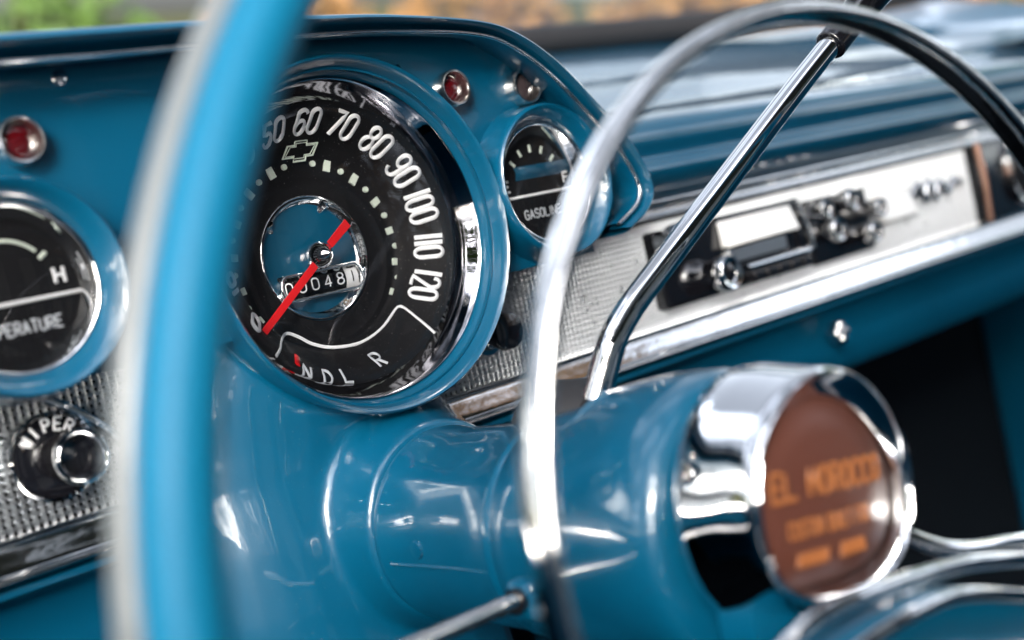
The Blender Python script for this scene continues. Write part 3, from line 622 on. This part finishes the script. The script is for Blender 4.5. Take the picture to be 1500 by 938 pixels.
# ================================================================== STEERING WHEEL
HN = Vector((-.0599, -.9959, .0672)).normalized(); HC = Vector((.0194, -.3211, -.1285))
HU = HN.cross(Vector((0, 0, 1))).normalized(); HV = HU.cross(HN)
sw = thing('steering_wheel', 'blue rimmed steering wheel with chrome horn ring and brown hub emblem', 'steering wheel', (0, -.28, -.135))
def circ(c, r_, n=160): return [c + HV * (r_ * math.cos(2 * math.pi * i / n)) + HU * (r_ * math.sin(2 * math.pi * i / n)) for i in range(n)]
obj('rim', MB().tube(circ(HC + HN * .014, .2875, 200), .0098, 28, closed=True), RIMP, sw, smooth=80)
obj('rim_edge_highlight', MB().tube(circ(HC + HN * .008, .2965, 200), .0052, 24, closed=True), RIMGLINT, sw, smooth=80, label='pale grey ring added for the bright edge highlight of the rim')  # extra ring, its pale colour stands in for the sky highlight
obj('horn_ring', MB().tube(circ(HC, .1745, 200), .0038, 28, closed=True, flat=(tuple(HN), 1.9)), RINGC, sw, smooth=80)
# bell shaped hub with an egg shaped front
ER = R(-9)
def egg(k, y, n=96, cx=-.0030, cz=-.1290):
    o = []
    for i in range(n):
        a = 2 * math.pi * i / n; s_, c_ = math.sin(a), math.cos(a); sg = lambda v, p_: math.copysign(abs(v) ** p_, v)
        x, z = (.0475 * sg(s_, 1.08), .0430 * sg(c_, 1.0)) if c_ > 0 else (.0475 * sg(s_, .70), .0370 * sg(c_, .72))
        x, z = x * math.cos(ER) - z * math.sin(ER), x * math.sin(ER) + z * math.cos(ER)
        o.append((cx + k * x, y, cz + k * z))
    return o
def circ_hub(r_, y, n=96): return [(r_ * math.sin(2 * math.pi * i / n), y, -.1340 + r_ * math.cos(2 * math.pi * i / n)) for i in range(n)]
def mixr(A, B, t): return [tuple(a[k] * (1 - t) + b[k] * t for k in range(3)) for a, b in zip(A, B)]
rim0 = egg(1.05, -.300)
def hr(t, k, y): return [(p[0], y, p[2]) for p in mixr(circ_hub(.0530 * k, y), [(-.003 + (q_[0] + .003) * k, y, -.129 + (q_[2] + .129) * k) for q_ in rim0], t)]
face = lambda kx, kz, y: [(-.003 + (x + .003) * kx / .88, y, -.1290 - .0035 * min(1, (1 - kz) / .16) + (z + .129) * kz / .88) for x, _, z in egg(.88, y)]
bell = MB().grid([hr(0, .80, -.2645), hr(0, .95, -.2655), hr(0, .99, -.2675), hr(.05, 1, -.2715), hr(.35, 1, -.281), hr(.75, 1, -.292), hr(.95, 1, -.299), hr(1, 1, -.3025), hr(1, .985, -.3055), hr(1, .965, -.3065), hr(1, .945, -.3055), face(.97, .95, -.3020), face(.95, .87, -.2985), face(.94, .85, -.2965), face(.93, .84, -.2945)], cu=True)
obj('hub_bell', bell, CHROME, sw, smooth=70)
eb = MB(); eb.grid([face(.94, .85, -.2955), face(.91, .82, -.2975), face(.6, .55, -.2992), face(.3, .27, -.3000)], cu=True); eb.fan(face(.3, .27, -.3000), (-.003, -.3002, -.1325))
emb = obj('emblem', eb, BRONZE, sw, smooth=80)
q = MB()
def ef(dz, du=0): return lambda u, v: (-.0030 + (u + du) * math.cos(ER) - (v + dz) * math.sin(ER), -.3010 + .0026 * (abs(u + du) / .04) ** 2, -.129 + (u + du) * math.sin(ER) + (v + dz) * math.cos(ER))
text_mb(q, 'EL MOROCCO', ef(.0035, .0025), .0053, .0096, .0019, .00115)
text_mb(q, 'CUSTOM BUILT FOR', ef(-.0125), .0023, .0062, .0011, .00065)
for x0, x1 in ((-.0230, -.0030), (.0030, .0220)):
    n = int((x1 - x0) / .0012); f__ = ef(-.0235); q.tube([f__(x0 + i * .0012, .0024 if i % 2 else -.0024) for i in range(n)], .00055, 6)
obj('emblem_lettering', q, GOLD, emb)
# horn ring arms and blue spokes reaching out and down to both sides
def armpath(sgn, z0, y0, drop):
    return smooth_path([(sgn * .010, y0, z0), (sgn * .040, y0 - .004, z0 + .001), (sgn * .055 + .004, y0 - .008, z0 + .0035), (sgn * .085 + .01, y0 - .010, z0 - .001 - drop * .3), (sgn * .13 + .015, y0 - .010, z0 - .008 - drop * .7), (sgn * .168 + .0194, y0 - .004, z0 - .014 - drop)], 6)
def plane_path(pts): return smooth_path([aty(*p) for p in pts], 6)
A = plane_path([(1322, 785, -.298), (1352, 797, -.303), (1385, 806, -.307), (1430, 806, -.310), (1500, 794, -.312), (1640, 780, -.313), (1765, 770, -.312)])
obj('horn_ring_arm', MB().tube(A, .0042, 16, flat=((0, 1, 0), .8)), CHROME, sw, smooth=80)
A = plane_path([(1085, 1015, -.315), (1150, 948, -.322), (1192, 910, -.327), (1242, 882, -.330), (1313, 856, -.331), (1393, 832, -.331), (1440, 824, -.331), (1520, 819, -.331), (1700, 812, -.325)])
obj('horn_ring_arm', MB().tube(A, .0034, 16, flat=((0, 1, 0), .8)), CHROME, sw, smooth=80)
A = plane_path([(1180, 1010, -.335), (1270, 940, -.338), (1340, 898, -.340), (1410, 872, -.341), (1520, 874, -.341), (1750, 890, -.338)])
obj('spoke_moulding', MB().tube(A, .0028, 16, flat=((0, 1, 0), .8)), CHROME, sw, smooth=80)
rows_ = [[p + Vector((0, .012, .003)), p + Vector((0, .008, .0025)), p + Vector((0, .004, .002)), p + Vector((0, .003, .001)), p + Vector((0, .004, -.008)), p + Vector((0, .010, -.020)), p + Vector((0, .022, -.030))] for p in A]
obj('spoke', MB().grid(rows_), PAINT, sw, smooth=80)
B_ = smooth_path([(-.01, -.292, -.186), (-.052, -.300, -.190), (-.09, -.312, -.200), (-.165, -.322, -.220), (-.265, -.331, -.245)], 6)
obj('spoke', MB().tube(B_, .0170, 24, flat=((0, 1, 0), .45)), PAINT, sw, smooth=80)
obj('hub_shell', MB().lathe([(.036, -.262), (.044, -.270), (.044, -.286), (.030, -.289), (0, -.289)], 0, -.172, 64), PAINT, sw)

# ================================================================== CABIN AND WINDSCREEN
cb = thing('car_cabin', 'dark footwell and interior behind and below the dashboard', 'car interior', (.2, 0, -.9))
obj('footwell_carpet', MB().box(-.62, 1.30, -2.2, .5, -.92, -.90), DARK, cb)
obj('firewall', MB().box(-.62, 1.30, .30, .32, -.90, .10), DARK, cb)
obj('transmission_tunnel', MB().box(.15, .50, -1.0, .30, -.90, -.55), DARK, cb, bevel=.06)
for nm_, x0, x1 in (('left_door_lining', -.64, -.60), ('right_door_lining', 1.24, 1.28)): obj(nm_, MB().box(x0, x1, -2.2, .30, -.90, -.05), PAINT, cb, bevel=.01)
obj('added_shade_top', MB().grid([[(x, y, .56 + .06 * (1 - ((x - .34) / .96) ** 2) - .10 * max(0, abs(y + 1.2) - .3) ** 2) for x in [-.62 + .1 * i for i in range(20)]] for y in [-.70 - .1 * i for i in range(16)]]), LINER, cb, smooth=80)  # half roof added out of view to darken fascia and chrome reflections
for x0, x1 in ((-.62, -.58), (1.24, 1.28)): obj('window_post', MB().box(x0, x1, -1.62, -1.5, -.09, .58), LINER, cb)
se = thing('bench_seat', 'blue vinyl front bench seat behind the camera, seen only in the chrome', 'seat', (.2, -1.2, -.9))
obj('seat_cushion', MB().box(-.58, 1.2, -1.6, -.85, -.62, -.42), VINYL, se, bevel=.05)
obj('backrest', MB().box(-.58, 1.2, -1.62, -1.42, -.45, .38), VINYL, se, bevel=.06)
PVIN = mat('silver_vinyl', (.45, .46, .46), .45, bump=(300, .3))
for x0 in (-.50, -.28, -.06, .16, .40, .62, .84): obj('seat_insert', MB().box(x0, x0 + .11, -1.425, -1.40, -.38, .30), PVIN, se, bevel=.012)
for x0 in (-.50, -.06, .40, .84): obj('seat_insert', MB().box(x0, x0 + .20, -1.38, -.86, -.425, -.408), PVIN, se, bevel=.008)
ws = thing('windscreen', 'curved clear windscreen with a black rubber seal beyond the dashboard', 'windscreen', (.3, .4, .18))
bp_ = smooth_path([(-.75, .10, .145), (-.60, .26, .165), (-.3, .35, .178), (.1, .38, .183), (.5, .375, .184), (.85, .35, .183), (1.08, .26, .180), (1.22, .08, .172)], 8)
obj('rubber_seal', MB().tube([p + Vector((0, 0, .004)) for p in bp_], .017, 14), RUBBER, ws)
tp_ = [Vector((p.x * .93 + .02, p.y - .42 , p.z + .50)) for p in bp_]
obj('glass_pane', MB().grid([[tuple(p) for p in bp_], [tuple(p.lerp(q_, .5) + Vector((0, .05, 0))) for p, q_ in zip(bp_, tp_)], [tuple(q_) for q_ in tp_]]), PANE, ws, smooth=80)

# ------------------------------------------------------------------ lean back and scale to real size
for o in list(S.collection.objects):
    if o.parent is None and 'org' in o.keys():
        org = Vector(o['org'])
        o.matrix_world = Matrix.Translation(org) if o.get('fixed') else T @ Matrix.Translation(org)
for o in list(S.collection.objects):
    for k in ('org', 'fixed'):
        if k in o.keys(): del o[k]
